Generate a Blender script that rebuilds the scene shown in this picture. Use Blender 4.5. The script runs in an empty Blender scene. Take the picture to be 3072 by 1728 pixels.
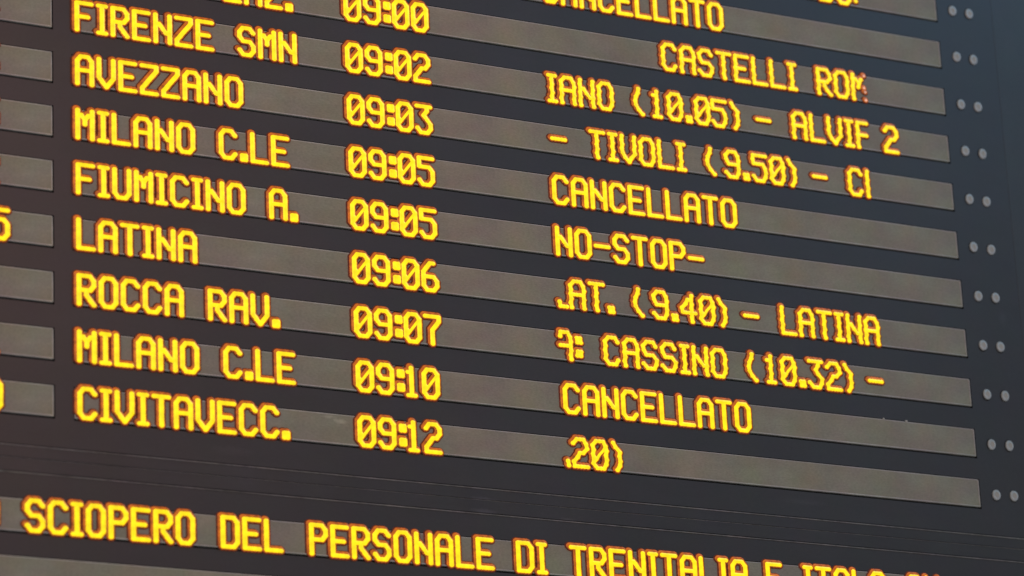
import bpy, math, random
from mathutils import Matrix, Vector

# ------------------------------------------------------------------ camera, light, exposure
S = 0.008            # metres per LED pitch
Z0 = 4.6             # height of the board's local origin above the floor
scene = bpy.context.scene
C = scene.collection


def BW(u, v, w):     # board coordinates (right, up, out of the board) -> world
    return Vector((u * S, -w * S, v * S + Z0))


FPX = 10734.05       # focal length in photograph pixels (3072 wide)
RV = Vector((-0.326384811, 0.486077788, -0.0332477811))
cam_b = Vector((-587.166, -376.752, 806.546))
Rb = Matrix.Rotation(RV.length, 3, RV.normalized())
Bm = Matrix(((1, 0, 0), (0, 0, -1), (0, 1, 0)))     # columns: u->X, v->Z, w->-Y
Rw = Bm @ Rb.transposed()
cd = bpy.data.cameras.new('camera')
cam = bpy.data.objects.new('camera', cd)
C.objects.link(cam)
cam.matrix_world = Matrix.Translation(BW(*cam_b)) @ Rw.to_4x4()
cd.sensor_width = 36.0
cd.lens = FPX / 3072 * 36.0
cd.clip_start = 0.05
cd.clip_end = 200
cd.dof.use_dof = True
cd.dof.focus_distance = (BW(*cam_b) - BW(-130, -55, 0)).length * 0.988
cd.dof.aperture_fstop = 2.1
scene.camera = cam

w = bpy.data.worlds.new('World')
scene.world = w
w.use_nodes = True
bg = w.node_tree.nodes['Background']
bg.inputs['Color'].default_value = (0.97, 0.98, 0.96, 1)
bg.inputs['Strength'].default_value = 0.33


def lamp(name, pos, target, size, energy, color):
    ld = bpy.data.lights.new(name, 'AREA')
    ld.shape = 'DISK'
    ld.size = size
    ld.energy = energy
    ld.color = color
    o = bpy.data.objects.new(name, ld)
    C.objects.link(o)
    p = BW(*pos)
    t = BW(*target)
    o.location = p
    o.rotation_euler = (t - p).to_track_quat('-Z', 'Y').to_euler()
    return o


lamp('tint_lamp_cool', (340, 350, 380), (-20, 20, 0), 1.7, 50.0, (0.20, 0.60, 1.0))  # unseen lamp, added for the blue sheen at the upper right
lamp('tint_lamp_warm', (-250, 50, 360), (-270, -60, 0), 1.2, 23.0, (1.0, 0.44, 0.30))  # unseen lamp, added to give the left side its warm cast

scene.view_settings.view_transform = 'Standard'
scene.view_settings.look = 'None'
scene.view_settings.exposure = 0
scene.view_settings.gamma = 1


# ------------------------------------------------------------------ materials
def principled(name, color, rough=0.5, spec=0.4, metal=0.0):
    m = bpy.data.materials.new(name)
    m.use_nodes = True
    b = m.node_tree.nodes['Principled BSDF']
    b.inputs['Base Color'].default_value = (*color, 1)
    b.inputs['Roughness'].default_value = rough
    b.inputs['Specular IOR Level'].default_value = spec
    b.inputs['Metallic'].default_value = metal
    return m, m.node_tree, b


def mottle(nt, b, color, amount, scales, bump=0.0, stretch=(1, 1, 1), spots=()):
    """uneven colour: big soft clouds, streaks and fine dust, all on the surface itself"""
    N, L = nt.nodes, nt.links
    tc = N.new('ShaderNodeTexCoord')
    mp = N.new('ShaderNodeMapping')
    mp.inputs['Scale'].default_value = stretch
    L.new(tc.outputs['Object'], mp.inputs['Vector'])
    prev = None
    for i, (sc, am, det) in enumerate(scales):
        n = N.new('ShaderNodeTexNoise')
        n.inputs['Scale'].default_value = sc
        n.inputs['Detail'].default_value = det
        n.inputs['Roughness'].default_value = 0.6
        L.new(mp.outputs['Vector'] if i else tc.outputs['Object'], n.inputs['Vector'])
        r = N.new('ShaderNodeMapRange')
        r.inputs['From Min'].default_value = 0.3
        r.inputs['From Max'].default_value = 0.7
        r.inputs['To Min'].default_value = 1 - am * amount
        r.inputs['To Max'].default_value = 1 + am * amount
        L.new(n.outputs['Fac'], r.inputs['Value'])
        if prev is None:
            prev = r.outputs['Result']
        else:
            mu = N.new('ShaderNodeMath')
            mu.operation = 'MULTIPLY'
            L.new(prev, mu.inputs[0])
            L.new(r.outputs['Result'], mu.inputs[1])
            prev = mu.outputs[0]
    for (p, rad, gain) in spots:      # scuffs and smudges with a shape of their own
        d = N.new('ShaderNodeVectorMath')
        d.operation = 'SUBTRACT'
        d.inputs[1].default_value = p
        L.new(tc.outputs['Object'], d.inputs[0])
        dv = N.new('ShaderNodeVectorMath')
        dv.operation = 'DIVIDE'
        dv.inputs[1].default_value = rad
        L.new(d.outputs[0], dv.inputs[0])
        ln = N.new('ShaderNodeVectorMath')
        ln.operation = 'LENGTH'
        L.new(dv.outputs[0], ln.inputs[0])
        nz = N.new('ShaderNodeTexNoise')
        nz.inputs['Scale'].default_value = 120
        L.new(tc.outputs['Object'], nz.inputs['Vector'])
        ad = N.new('ShaderNodeMath')
        ad.operation = 'ADD'
        L.new(ln.outputs['Value'], ad.inputs[0])
        L.new(nz.outputs['Fac'], ad.inputs[1])
        r = N.new('ShaderNodeMapRange')
        r.inputs['From Min'].default_value = 0.8
        r.inputs['From Max'].default_value = 1.5
        r.inputs['To Min'].default_value = gain
        r.inputs['To Max'].default_value = 1
        L.new(ad.outputs[0], r.inputs['Value'])
        mu = N.new('ShaderNodeMath')
        mu.operation = 'MULTIPLY'
        L.new(prev, mu.inputs[0])
        L.new(r.outputs['Result'], mu.inputs[1])
        prev = mu.outputs[0]
    hn = N.new('ShaderNodeTexNoise')          # faint stains: the paint has drifted greenish and pinkish in patches
    hn.inputs['Scale'].default_value = 13
    hn.inputs['Detail'].default_value = 3
    L.new(tc.outputs['Object'], hn.inputs['Vector'])
    hm = N.new('ShaderNodeVectorMath')
    hm.operation = 'MULTIPLY_ADD'
    hm.inputs[1].default_value = [0.32 * c for c in color]
    hm.inputs[2].default_value = [0.84 * c for c in color]
    L.new(hn.outputs['Color'], hm.inputs[0])
    vm = N.new('ShaderNodeVectorMath')
    vm.operation = 'SCALE'
    L.new(hm.outputs[0], vm.inputs[0])
    L.new(prev, vm.inputs['Scale'])
    L.new(vm.outputs[0], b.inputs['Base Color'])
    if bump:
        n = N.new('ShaderNodeTexNoise')
        n.inputs['Scale'].default_value = 900
        n.inputs['Detail'].default_value = 3
        L.new(tc.outputs['Object'], n.inputs['Vector'])
        bp = N.new('ShaderNodeBump')
        bp.inputs['Strength'].default_value = bump
        bp.inputs['Distance'].default_value = 0.0006
        L.new(n.outputs['Fac'], bp.inputs['Height'])
        L.new(bp.outputs['Normal'], b.inputs['Normal'])


PANEL_C = (0.031, 0.030, 0.035)
M_PANEL, nt, b = principled('painted_steel', PANEL_C, 0.50, 0.5)
mottle(nt, b, PANEL_C, 1.0, [(1.6, 0.10, 2), (14, 0.07, 5), (260, 0.10, 2)], bump=0.12, stretch=(0.35, 1, 1.6),
       spots=[((-232 * S, 0, -124.5 * S), (7 * S, 1, 1.6 * S), 1.3), ((-60 * S, 0, -123.5 * S), (9 * S, 1, 1.0 * S), 1.25),
              ((14 * S, 0, -62 * S), (1.6 * S, 1, 3.0 * S), 1.3)])
M_RAIL, nt, b = principled('rail_paint', PANEL_C, 0.50, 0.5)
mottle(nt, b, PANEL_C, 1.0, [(3.0, 0.14, 3), (24, 0.12, 5), (260, 0.10, 2)], bump=0.12, stretch=(0.25, 1, 1.8),
       spots=[((-30 * S, 0, -3.1 * S), (4.5 * S, 1, 0.8 * S), 1.9), ((-5 * S, 0, -3.3 * S), (3 * S, 1, 0.5 * S), 1.6)])
M_FRAME, nt, b = principled('side_frame_paint', PANEL_C, 0.50, 0.5)
mottle(nt, b, (0.036, 0.036, 0.040), 1.0, [(1.6, 0.08, 2), (20, 0.06, 5), (260, 0.10, 2)], bump=0.12, stretch=(1.6, 1, 0.3))
M_RECESS, nt, b = principled('recess_black', (0.012, 0.012, 0.013), 0.8, 0.1)
FACE_C = (0.270, 0.264, 0.216)
M_FACE, nt, b = principled('led_module_face', FACE_C, 0.8, 0.1)
mottle(nt, b, FACE_C, 1.0, [(2.0, 0.08, 2), (16, 0.09, 4), (300, 0.10, 2)], bump=0.1, stretch=(0.5, 1, 1.2))
M_FACE_SMUDGED, nt, b = principled('led_module_face_smudged', FACE_C, 0.8, 0.1)
mottle(nt, b, FACE_C, 1.0, [(2.0, 0.08, 2), (16, 0.09, 4), (300, 0.10, 2)], bump=0.1, stretch=(0.5, 1, 1.2),
       spots=[((73.3 * S, 0, 6.3 * S), (2.6 * S, 1, 0.8 * S), 1.45), ((70.5 * S, 0, 7.2 * S), (2.4 * S, 1, 0.5 * S), 1.3)])
TRIM_C = (0.42, 0.41, 0.39)  # pale paint carries the highlight along the strip edges; flakes share it
M_TRIM, nt, b = principled('module_trim', TRIM_C, 0.5, 0.4)
mottle(nt, b, TRIM_C, 1.0, [(3.0, 0.15, 2), (30, 0.15, 3), (300, 0.08, 2)])
EDGE_C = (0.15, 0.145, 0.15)  # lighter paint standing in for light caught on the top edges
M_EDGE, nt, b = principled('edge_highlight', EDGE_C, 0.45, 0.5)
mottle(nt, b, EDGE_C, 1.0, [(5.0, 0.45, 3), (45, 0.35, 3), (300, 0.08, 2)])
SCREW_C = (0.43, 0.46, 0.48)
M_SCREW, nt, b = principled('screw_zinc', SCREW_C, 0.5, 0.5, 0.15)
mottle(nt, b, SCREW_C, 1.0, [(20.0, 0.1, 3), (130, 0.25, 3)])
M_SCREW_DARK, nt, b = principled('screw_recess', (0.38, 0.37, 0.34), 0.6, 0.3)


def emissive(name, base, ecol, strength, sampling, vary=0.0):
    m, nt, b = principled(name, base, 0.35, 0.4)
    b.inputs['Emission Color'].default_value = (*ecol, 1)
    b.inputs['Emission Strength'].default_value = strength
    try:
        m.cycles.emission_sampling = sampling
    except Exception:
        pass
    if vary:
        N, L = nt.nodes, nt.links
        g = N.new('ShaderNodeTexCoord')
        n = N.new('ShaderNodeTexNoise')
        n.inputs['Scale'].default_value = 70
        n.inputs['Detail'].default_value = 3
        L.new(g.outputs['Object'], n.inputs['Vector'])
        r = N.new('ShaderNodeMapRange')
        r.inputs['From Min'].default_value = 0.3
        r.inputs['From Max'].default_value = 0.7
        r.inputs['To Min'].default_value = strength * (1 - vary)
        r.inputs['To Max'].default_value = strength * (1 + vary)
        L.new(n.outputs['Fac'], r.inputs['Value'])
        L.new(r.outputs['Result'], b.inputs['Emission Strength'])
    return m


M_LED = emissive('led_core', (0.10, 0.06, 0.0), (1.0, 0.75, 0.004), 1.15, 'AUTO', 0.16)
M_AMBER = emissive('led_glow_amber', (0.20, 0.04, 0.004), (1.0, 0.23, 0.010), 0.38, 'NONE', 0.6)  # camera bloom built as a glowing rim round the strokes
M_RED = emissive('led_glow_red', (0.09, 0.012, 0.008), (1.0, 0.14, 0.04), 0.045, 'NONE', 0.5)  # dimmer outer band of the same built-in bloom

M_PALE = emissive('led_core_fading', (0.10, 0.06, 0.03), (1.0, 0.52, 0.36), 0.85, 'NONE', 0.2)

# ------------------------------------------------------------------ the LED font, 5 x 7
F = {
 'A': ".###. #...# #...# ##### #...# #...# #...#", 'B': "####. #...# #...# ####. #...# #...# ####.",
 'C': ".###. #...# #.... #.... #.... #...# .###.", 'D': "####. #...# #...# #...# #...# #...# ####.",
 'E': "##### #.... #.... ####. #.... #.... #####", 'F': "##### #.... #.... ####. #.... #.... #....",
 'I': "### .#. .#. .#. .#. .#. ###", 'L': "#.... #.... #.... #.... #.... #.... #####",
 'M': "#...# ##.## #.#.# #.#.# #...# #...# #...#", 'N': "#...# #...# ##..# #.#.# #..## #...# #...#",
 'O': ".###. #...# #...# #...# #...# #...# .###.", 'P': "####. #...# #...# ####. #.... #.... #....",
 'R': "####. #...# #...# ####. #.#.. #..#. #...#", 'S': ".###. #...# #.... .###. ....# #...# .###.",
 'T': "##### ..#.. ..#.. ..#.. ..#.. ..#.. ..#..", 'U': "#...# #...# #...# #...# #...# #...# .###.",
 'V': "#...# #...# #...# #...# #...# .#.#. ..#..", 'Z': "##### ....# ...#. ..#.. .#... #.... #####",
 '0': ".###. #...# #..## #.#.# ##..# #...# .###.", '1': ".#. ##. .#. .#. .#. .#. ###",
 '2': ".###. #...# ....# ..##. .#... #.... #####", '3': "##### ...#. ..#.. ...#. ....# #...# .###.",
 '4': "...#. ..##. .#.#. #..#. ##### ...#. ...#.", '5': "##### #.... ####. ....# ....# #...# .###.",
 '6': "..##. .#... #.... ####. #...# #...# .###.", '7': "##### ....# ...#. ..#.. ..#.. ..#.. ..#..",
 '9': ".###. #...# #...# .#### ....# #...# .###.", '-': "..... ..... ..... ##### ..... ..... .....",
 '.': ".. .. .. .. .. ## ##", ':': ".. ## ## .. ## ## ..",
 '(': ".#. .#. #.. #.. #.. .#. ..#", ')': "#.. .#. ..# ..# ..# ..# .#.",
 'q': "... ... ... ... ... #.. ###", 'w': "###. #..# ...# #### ...# ...# ...#",
 'd': "# . . # # . #",      # what is left of a letter scrolling out of the window
}
ADV = {'I': 4, '1': 5, '.': 3, ':': 3}
KV = 1.27          # vertical LED pitch / horizontal LED pitch
RAD = 0.56
STEP = 0.2
SQ = 0.80          # the lenses are a little wider than tall
DEPTH = 0.5        # how far the lenses stand proud of the module face


def glyph_shapes(ch, c0, c1, scroll):
    """capsules (x0,y0,x1,y1,radius) joining neighbouring lit LEDs"""
    rows = F[ch].split()
    rnd = random.Random(ord(ch) * 7 + c0)
    lit = {}
    for r, row in enumerate(rows):
        for c, k in enumerate(row):
            if k == '#' and c0 <= c <= c1:
                y = (6 - r) * KV
                x = c + ((-0.13 if r % 2 else 0.10) + rnd.uniform(-.05, .05) if scroll else 0.0)
                lit[(r, c)] = (x, y)
    caps = []
    rc = 0.47 if scroll else 0.53
    for (r, c), (x, y) in lit.items():
        if ch == 'd':
            caps.append((x, y, x, y, 0.36))
            continue
        if ch == '0' and 0 < c < 4 and 1 < r < 5:      # the thin stroke through the zero
            caps.append((x, y, x, y, 0.36))
            if (r + 1, c - 1) in lit:
                q = lit[(r + 1, c - 1)]
                caps.append((x, y, q[0], q[1], 0.34))
            continue
        caps.append((x, y, x, y, RAD if not scroll else 0.57))
        for dr, dc in ((0, 1), (1, 0), (1, 1), (1, -1)):
            q = (r + dr, c + dc)
            if ch == '0' and ((r, c) == (2, 4) or (r, c) == (4, 0)) and dr == 1 and dc and q in lit:
                continue
            if ch == '0' and q in lit and 0 < q[1] < 4 and 1 < q[0] < 5:
                caps.append((x, y, lit[q][0], lit[q][1], 0.34))
                continue
            if q in lit:
                if dr and dc and ((r, c + dc) in lit or (r + dr, c) in lit):
                    continue
                caps.append((x, y, lit[q][0], lit[q][1], rc))
    return caps


def sdf(caps, x, y):
    best = 1e9
    for x0, y0, x1, y1, r in caps:
        dx, dy = (x1 - x0) * SQ, y1 - y0
        l2 = dx * dx + dy * dy
        t = 0.0 if l2 == 0 else max(0.0, min(1.0, ((x - x0) * SQ * dx + (y - y0) * dy) / l2))
        px, py = (x - x0) * SQ - t * dx, y - y0 - t * dy
        d = math.hypot(px, py) - r
        if d < best:
            best = d
    return best


glyph_cache = {}


def glyph_mesh(ch, c0=0, c1=9, scroll=False):
    key = (ch, c0, c1, scroll)
    if key in glyph_cache:
        return glyph_cache[key]
    caps = glyph_shapes(ch, c0, c1, scroll)
    xs = [k for c in caps for k in (c[0], c[2])]
    ys = [k for c in caps for k in (c[1], c[3])]
    X0, X1, Y0, Y1 = min(xs) - 1.7, max(xs) + 1.5, min(ys) - 1.5, max(ys) + 1.8
    nx, ny = int((X1 - X0) / STEP) + 1, int((Y1 - Y0) / STEP) + 1

    def fields(x, y):
        dc = sdf(caps, x, y)
        da = min(dc - 0.26, sdf(caps, x + 0.26, y - 0.34) - 0.34)   # modelled bloom, pushed up and left of the strokes
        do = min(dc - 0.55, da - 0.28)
        return dc, da, do

    val, pos = {}, {}
    for i in range(nx):
        for j in range(ny):
            x, y = X0 + i * STEP, Y0 + j * STEP
            v = fields(x, y)
            e = 0.02
            for k in (2, 1, 0):
                if abs(v[k]) < STEP * 0.5:
                    gx = (fields(x + e, y)[k] - v[k]) / e
                    gy = (fields(x, y + e)[k] - v[k]) / e
                    g2 = gx * gx + gy * gy
                    if g2 > 0.2:
                        x -= v[k] * gx / g2
                        y -= v[k] * gy / g2
                        v = fields(x, y)
                        v = tuple(0.0 if m == k else v[m] for m in range(3))
                        break
            val[(i, j)] = v
            pos[(i, j)] = (x, y)
    verts, faces, mats, idx = [], [], [], {}

    def vid(k):
        if k not in idx:
            dc, da, do = val[k]
            h = -0.02 + 1.15 * max(0.0, -do)
            h = min(h, DEPTH - 0.12)
            if dc < 0.02:
                h = DEPTH - 0.08 + 0.16 * min(1.0, (-dc / RAD)) ** 0.6 if dc < 0 else DEPTH - 0.08
            x, y = pos[k]
            idx[k] = len(verts)
            verts.append((x * S, -h * S, y * S))
        return idx[k]
    for i in range(nx - 1):
        for j in range(ny - 1):
            q = [(i, j), (i + 1, j), (i + 1, j + 1), (i, j + 1)]
            for tri in ((q[0], q[1], q[2]), (q[0], q[2], q[3])):
                vs = [val[k] for k in tri]
                if sum(v[2] for v in vs) / 3 > -1e-4 or max(v[2] for v in vs) > 0.05:
                    continue
                mdc = sum(v[0] for v in vs) / 3
                mda = sum(v[1] for v in vs) / 3
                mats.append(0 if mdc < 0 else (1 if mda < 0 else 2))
                faces.append([vid(k) for k in tri])
    me = bpy.data.meshes.new('character')
    me.from_pydata(verts, [], faces)
    me.materials.append(M_LED if ch != 'd' else M_PALE)
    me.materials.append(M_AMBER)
    me.materials.append(M_RED)
    me.polygons.foreach_set('material_index', mats)
    me.polygons.foreach_set('use_smooth', [True] * len(faces))
    me.update()
    glyph_cache[key] = me
    return me


# ------------------------------------------------------------------ mesh helpers (board coordinates)
class MB:
    def __init__(self):
        self.v, self.f, self.m = [], [], []

    def quad(self, pts, mi=0):
        n = len(self.v)
        self.v += [tuple(p) for p in pts]
        self.f.append(list(range(n, n + len(pts))))
        self.m.append(mi)

    def box(self, u0, u1, v0, v1, w0, w1, ch=0.0, mi=0):
        """box with its front edges chamfered by ch"""
        c = ch
        A = [(u0, v0, w0), (u1, v0, w0), (u1, v1, w0), (u0, v1, w0)]
        Bq = [(u0, v0, w1 - c), (u1, v0, w1 - c), (u1, v1, w1 - c), (u0, v1, w1 - c)]
        D = [(u0 + c, v0 + c, w1), (u1 - c, v0 + c, w1), (u1 - c, v1 - c, w1), (u0 + c, v1 - c, w1)]
        self.quad(A[::-1], mi)
        for k in range(4):
            l = (k + 1) % 4
            self.quad([A[k], A[l], Bq[l], Bq[k]], mi)
            if c:
                self.quad([Bq[k], Bq[l], D[l], D[k]], mi)
        self.quad(D if c else Bq, mi)

    def build(self, name, mats, parent=None, origin=(0, 0, 0)):
        me = bpy.data.meshes.new(name)
        ou, ov, ow = origin
        me.from_pydata([((a - ou) * S, -(c - ow) * S, (b_ - ov) * S) for a, b_, c in self.v], [], self.f)
        for m in (mats if isinstance(mats, (list, tuple)) else [mats]):
            me.materials.append(m)
        me.polygons.foreach_set('material_index', self.m)
        me.update()
        return link(name, me, parent, origin)


def link(name, me, parent=None, origin=(0, 0, 0)):
    o = bpy.data.objects.new(name, me)
    C.objects.link(o)
    if parent is None:
        o.location = BW(*origin)
    else:
        o.parent = parent
        po = parent['_o']
        o.location = ((origin[0] - po[0]) * S, -(origin[2] - po[2]) * S, (origin[1] - po[1]) * S)
    o['_o'] = list(origin)
    return o


def thing(name, label, cat, origin=(0, 0, 0)):
    o = bpy.data.objects.new(name, None)
    C.objects.link(o)
    o.location = BW(*origin)
    o['_o'] = list(origin)
    o['label'] = label
    o['category'] = cat
    return o


def sheet(mb, us, vs, holes, w1, w0, thick):
    """front sheet from rectangle us x vs with rectangular openings; walls of the openings go back to w0"""
    cu = sorted(set(list(us) + [h[0] for h in holes] + [h[1] for h in holes]))
    cv = sorted(set(list(vs) + [h[2] for h in holes] + [h[3] for h in holes]))
    for a, b_ in zip(cu, cu[1:]):
        for c, d in zip(cv, cv[1:]):
            mu, mv = (a + b_) / 2, (c + d) / 2
            if any(h[0] < mu < h[1] and h[2] < mv < h[3] for h in holes):
                continue
            mb.quad([(a, c, w1), (b_, c, w1), (b_, d, w1), (a, d, w1)])
    for (a, b_, c, d) in holes:
        mb.quad([(a, c, w1), (b_, c, w1), (b_, c, w0), (a, c, w0)], 1)
        mb.quad([(a, d, w0), (b_, d, w0), (b_, d, w1), (a, d, w1)], 1)
        mb.quad([(a, c, w0), (a, d, w0), (a, d, w1), (a, c, w1)], 1)
        mb.quad([(b_, c, w1), (b_, d, w1), (b_, d, w0), (b_, c, w0)], 1)
    a, b_ = us
    c, d = vs
    mb.quad([(a, c, w1), (a, d, w1), (a, d, w1 - thick), (a, c, w1 - thick)])
    mb.quad([(b_, c, w1 - thick), (b_, d, w1 - thick), (b_, d, w1), (b_, c, w1)])
    mb.quad([(a, d, w1), (b_, d, w1), (b_, d, w1 - thick), (a, d, w1 - thick)])
    mb.quad([(a, c, w1 - thick), (b_, c, w1 - thick), (b_, c, w1), (a, c, w1)])


# ------------------------------------------------------------------ layout
PITCH, SH = 15.0, 8.13
UL, UM0, UM1 = -280.15, -274.6, 0.0
ULEFT = -345.0
rows = list(range(-3, 9))
# gap left between plate and sheet: left, right, bottom, top
G = (0.15, 0.38, 0.55, 0.22)

board = thing('departure_board', 'large dark railway departure board with rows of glowing amber lettering above the wide message line',
              'departure board', (0, 0, 0))
mb = MB()
holes = []
for i in rows:
    v0 = -PITCH * i
    holes.append((UM0 - G[0], UM1 + G[1], v0 - G[2], v0 + SH + G[3]))
    holes.append((ULEFT + 8, UL + G[1], v0 - G[2], v0 + SH + G[3]))
sheet(mb, (ULEFT, 20.4), (-127.92, 62.0), holes, 0.0, -1.2, 1.2)
mb.build('front_sheet', [M_PANEL, M_RECESS], board)
mb = MB()
mb.box(ULEFT - 2, 60, -127.0, 64.0, -40.0, -1.2)
mb.build('cabinet', M_RECESS, board)
mb = MB()
mb.box(20.44, 62.0, -127.75, 63.0, -20.0, 0.03, 0.03)
mb.build('side_panel', M_FRAME, board)


def module(parent, u0, u1, v0, sh, label, closed=True, origin=None):
    """one grey LED window: plate, light trim round it; returns the plate"""
    o = (u0, v0, 0)
    mb = MB()
    tb, tt, ts = 0.34, 0.26, 0.34
    mb.box(u0 + ts, u1 - ts, v0 + tb, v0 + sh - tt, -1.1, 0.06)
    plate = mb.build('display_strip', M_FACE_SMUDGED if label and 'CIVITAVECC' in label else M_FACE, parent, o)
    if label:
        plate['label'] = label
    mb = MB()
    mb.box(u0, u1, v0, v0 + tb, -1.1, 0.26, 0.10)
    mb.box(u0 + ts * .2, u1 - ts * .2, v0 + sh - tt, v0 + sh, -1.1, 0.09, 0.05)
    mb.box(u0, u0 + ts, v0 + tb, v0 + sh - tt, -1.1, 0.20, 0.10)
    mb.box(u1 - ts, u1, v0 + tb, v0 + sh - tt, -1.1, 0.22, 0.10)
    mb.build('trim', M_TRIM, plate, o)
    return plate


def put(plate, text, v0, clip=(-1e9, 1e9), scroll=False):
    """text: list of (string, start) runs; each lit character is an object"""
    for run, start in text:
        u = start
        for ch in run:
            if ch == ' ':
                u += 6
                continue
            n = len(F[ch].split()[0])
            c0 = max(0, math.ceil(clip[0] - u - 0.3))
            c1 = min(n - 1, math.floor(clip[1] - u + 0.3))
            if c0 <= c1:
                c0_, c1_ = (0, 9) if (c0 == 0 and c1 == n - 1) else (c0, c1)
                nm = 'digit' if ch.isdigit() else ('letter' if ch.isalpha() else
                     {'.': 'full_stop', ':': 'colon', '-': 'dash', '(': 'bracket', ')': 'bracket'}[ch])
                link(nm, glyph_mesh(ch, c0_, c1_, scroll), plate, (u, v0 + 0.27, 0.10))
            u += ADV.get(ch, 6)


D0, T0, X0 = -273.35, -195.75, -134.0
SC = (-134.3, -29.0)
TEXT = {
 -2: dict(x=[('BU', -41.1), ('S', -28.9)]),
 -1: dict(x=[('CANCELLATO', X0)]),
 0: dict(d=[('ENZ.', -231.1)], t='09:00', s=[('CASTELLI ROM', -96.3)], p=[('d', -28.3)]),
 1: dict(d=[('FIRENZE SMN', D0)], t='09:02',
         s=[('IANO', X0), ('(', -106.3), ('1', -100.4), ('0.0', -95.5), ('5', -81.0), (')', -74.8), ('-', -66), ('ALVIF', -54)],
         x=[('2', -22.5)]),
 2: dict(d=[('AVEZZANO', D0)], t='09:03',
         s=[('-', -133.6), ('TIVOLI', -121.6), ('(', -83.9), ('9.50', -77.7), (')', -56.9), ('-', -48.2), ('C', -36.1), ('L', -30)]),
 3: dict(d=[('MILANO C.LE', D0)], t='09:05', x=[('CANCELLATO', X0)]),
 4: dict(d=[('FIUMICINO A.', D0)], t='09:05', x=[('NO-STOP-', -133.8)]),
 5: dict(d=[('LATINA', D0)], t='09:06',
         s=[('q', -134), ('AT.', -130.5), ('(', -110.3), ('9.40', -104.3), (')', -83.5), ('-', -74.8), ('LATINA', -62.7)]),
 6: dict(d=[('ROCCA RAV.', D0)], t='09:07',
         s=[('w', -134.4), (':', -129.3), ('CASSINO', -120.6), ('(', -74.8), ('1', -68.7), ('0.32', -63.9), (')', -43.1), ('-', -34.6)]),
 7: dict(d=[('MILANO C.LE', D0)], t='09:10', x=[('CANCELLATO', X0)]),
 8: dict(d=[('CIVITAVECC.', D0)], t='09:12', s=[('.', -135), ('2', -132.2), ('0', -126.2), (')', -120)]),
}
LEFT = {5: ('5', -296.4), 8: ('0', -298.3), 1: ('4', -299.4), 2: ('3', -299.4), 3: ('5', -299.4), 4: ('2', -299.4), 7: ('1', -297.4)}
LABELS = {
 0: 'grey display strip showing ENZ., 09:00 and CASTELLI ROM', 1: 'grey display strip showing FIRENZE SMN, 09:02 and platform 2',
 2: 'grey display strip showing AVEZZANO, 09:03 and TIVOLI', 3: 'grey display strip showing MILANO C.LE, 09:05 and CANCELLATO',
 4: 'grey display strip showing FIUMICINO A., 09:05 and NO-STOP-', 5: 'grey display strip showing LATINA, 09:06',
 6: 'grey display strip showing ROCCA RAV., 09:07 and CASSINO', 7: 'grey display strip showing MILANO C.LE, 09:10 and CANCELLATO',
 8: 'grey display strip showing CIVITAVECC. and 09:12',
}
for i in rows:
    v0 = -PITCH * i
    pl = module(board, UM0, UM1, v0, SH, LABELS.get(i))
    T = TEXT.get(i, {})
    put(pl, T.get('d', []), v0)
    if 't' in T:
        tt = T['t']
        put(pl, [(tt[0], T0), (tt[1], T0 + 5.9), (':', T0 + 12.0), (tt[3], T0 + 14.6),
                 (tt[4], T0 + (19.3 if tt[3] == '1' else 20.4))], v0)
    put(pl, T.get('x', []), v0, clip=(-1e9, -28.6) if i == -2 else (-1e9, 1e9))
    put(pl, T.get('s', []), v0, clip=SC if i != 2 else (-134.3, -30), scroll=True)
    put(pl, T.get('p', []), v0, scroll=True)
    ps = module(board, ULEFT + 8.2, UL, v0, SH, None)
    if i in LEFT:
        put(ps, [LEFT[i]], v0)

# ------------------------------------------------------------------ screws
def screw_mesh():
    v, f, m = [], [], []
    n = 20
    prof = [(1.55, 0.0, 2), (1.55, 0.04, 2), (1.36, 0.04, 2), (1.34, 0.34, 0), (1.16, 0.50, 0), (0.74, 0.56, 0), (0.56, 0.46, 1)]  # black outer ring stands in for the shadow round the head
    for r, h, _ in prof:
        for k in range(n):
            a = 2 * math.pi * k / n
            v.append((r * math.cos(a) * S, -h * S, r * 1.16 * math.sin(a) * S))
    for q in range(len(prof) - 1):
        for k in range(n):
            l = (k + 1) % n
            f.append([q * n + k, q * n + l, (q + 1) * n + l, (q + 1) * n + k])
            m.append(prof[q + 1][2])
    f.append([(len(prof) - 1) * n + k for k in range(n)])
    m.append(1)
    me = bpy.data.meshes.new('screw')
    me.from_pydata(v, [], f)
    me.materials.append(M_SCREW)
    me.materials.append(M_SCREW_DARK)
    me.materials.append(M_RECESS)
    me.polygons.foreach_set('material_index', m)
    me.update()
    return me


sm = screw_mesh()
rnd = random.Random(4)
for i in rows:
    for u in (5.85, 12.0):
        o = link('screw', sm, board, (u + rnd.uniform(-.12, .12), -PITCH * i + 4.1 + rnd.uniform(-.15, .15), 0.0))
        o.rotation_euler = (rnd.uniform(-.06, .06), 0, rnd.uniform(-.06, .06))

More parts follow.
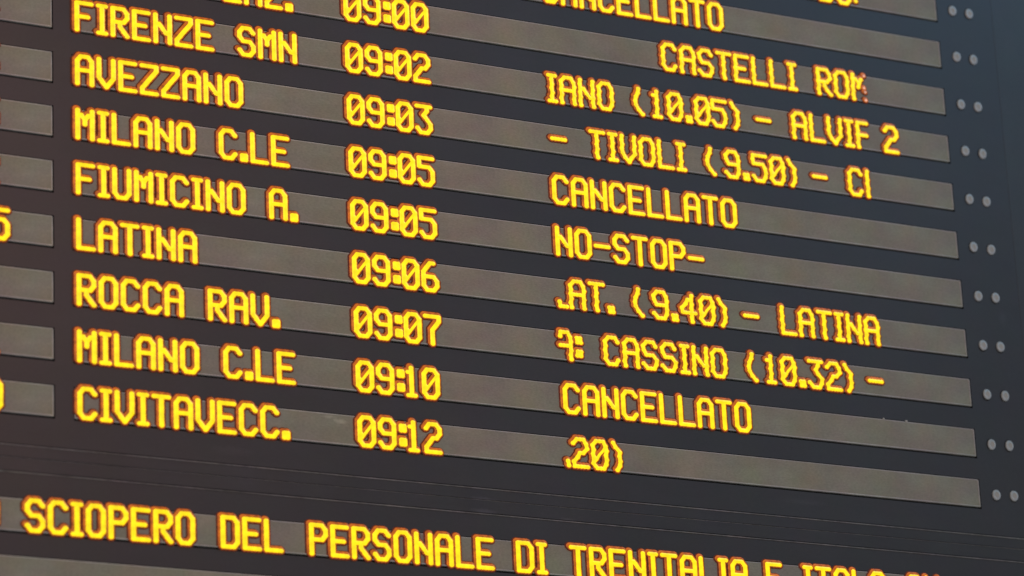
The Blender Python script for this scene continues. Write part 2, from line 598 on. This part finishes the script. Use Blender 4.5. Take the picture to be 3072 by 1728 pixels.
# two flakes of pale paint on the upper edge of the row with the second CANCELLATO
for u, v, a in ((-30.9, -96.75, 0.42), (-23.2, -96.7, 0.5)):
    me = bpy.data.meshes.new('paint_flake')
    n = 7
    vs = [((a * (0.8 + 0.3 * math.sin(k * 2.3)) * math.cos(2 * math.pi * k / n)) * S, -0.22 * S,
           (0.6 * a * math.sin(2 * math.pi * k / n)) * S) for k in range(n)]
    vs += [(x * .6, -0.30 * S, z * .6) for x, y, z in vs]
    me.from_pydata(vs, [], [[k, (k + 1) % n, n + (k + 1) % n, n + k] for k in range(n)] + [list(range(n, 2 * n))])
    me.materials.append(M_TRIM)
    link('paint_flake', me, board, (u, v, 0.0))

# ------------------------------------------------------------------ message board below, with the rails between
msg = thing('message_board', 'long dark message board with scrolling amber strike notice below the departure rows', 'message board', (-130, -146, 0))
for (v1, v0, e) in ((-128.15, -131.25, 0.34), (-131.36, -134.9, 0.16)):
    mb = MB()
    mb.box(ULEFT, 62, v0, v1 - e, -3.0, 0.05)
    r = mb.build('rail', M_RAIL, msg, (-130, v1, 0))
    mb = MB()
    mb.box(ULEFT, 62, v1 - e, v1, -3.0, 0.22 if e > .3 else 0.10, 0.08)
    mb.build('rail_edge_highlight', M_EDGE, r, (-130, v1, 0))
mb = MB()
TV0, TSH = -150.25, 8.3
T2V0 = -164.9
us = (ULEFT, 62)
sheet(mb, us, (-185.0, -135.45), [(ULEFT + 6, UM1 + G[1], TV0 - G[2], TV0 + TSH + G[3]),
                                 (ULEFT + 6, UM1 + G[1], T2V0 - G[2], T2V0 + TSH + G[3])], 0.0, -1.2, 1.2)
mb.build('front_sheet', [M_PANEL, M_RECESS], msg)
mb = MB()
mb.box(ULEFT, 62, -135.42, -135.12, -3.0, 0.20, 0.08)
mb.build('sheet_edge_highlight', M_EDGE, msg)
mb = MB()
mb.box(ULEFT - 2, 60, -186.0, -127.4, -40.0, -3.1)
mb.build('cabinet', M_RECESS, msg)
mb = MB()
mb.box(ULEFT - 2, 60, -186.0, -136.2, -3.05, -1.21)
mb.build('back_plate', M_RECESS, msg)
pl = module(msg, ULEFT + 6.2, UM1, TV0, TSH, 'upper grey display strip of the message board, showing SCIOPERO DEL PERSONALE')
put(pl, [('O', -299.35), ('SCIOPERO', -287.35), ('DEL', -235.1), ('PERSONALE', -210.5), ('DI', -150.6),
         ('TRENITALIA', -134.6), ('E', -73.4), ('ITALO', -61.4), ('SU', -27.2)], TV0 + 0.05, clip=(-1e9, -15))
module(msg, ULEFT + 6.2, UM1, T2V0, TSH, 'lower grey display strip of the message board, unlit')

for o in C.objects:
    if '_o' in o:
        del o['_o']
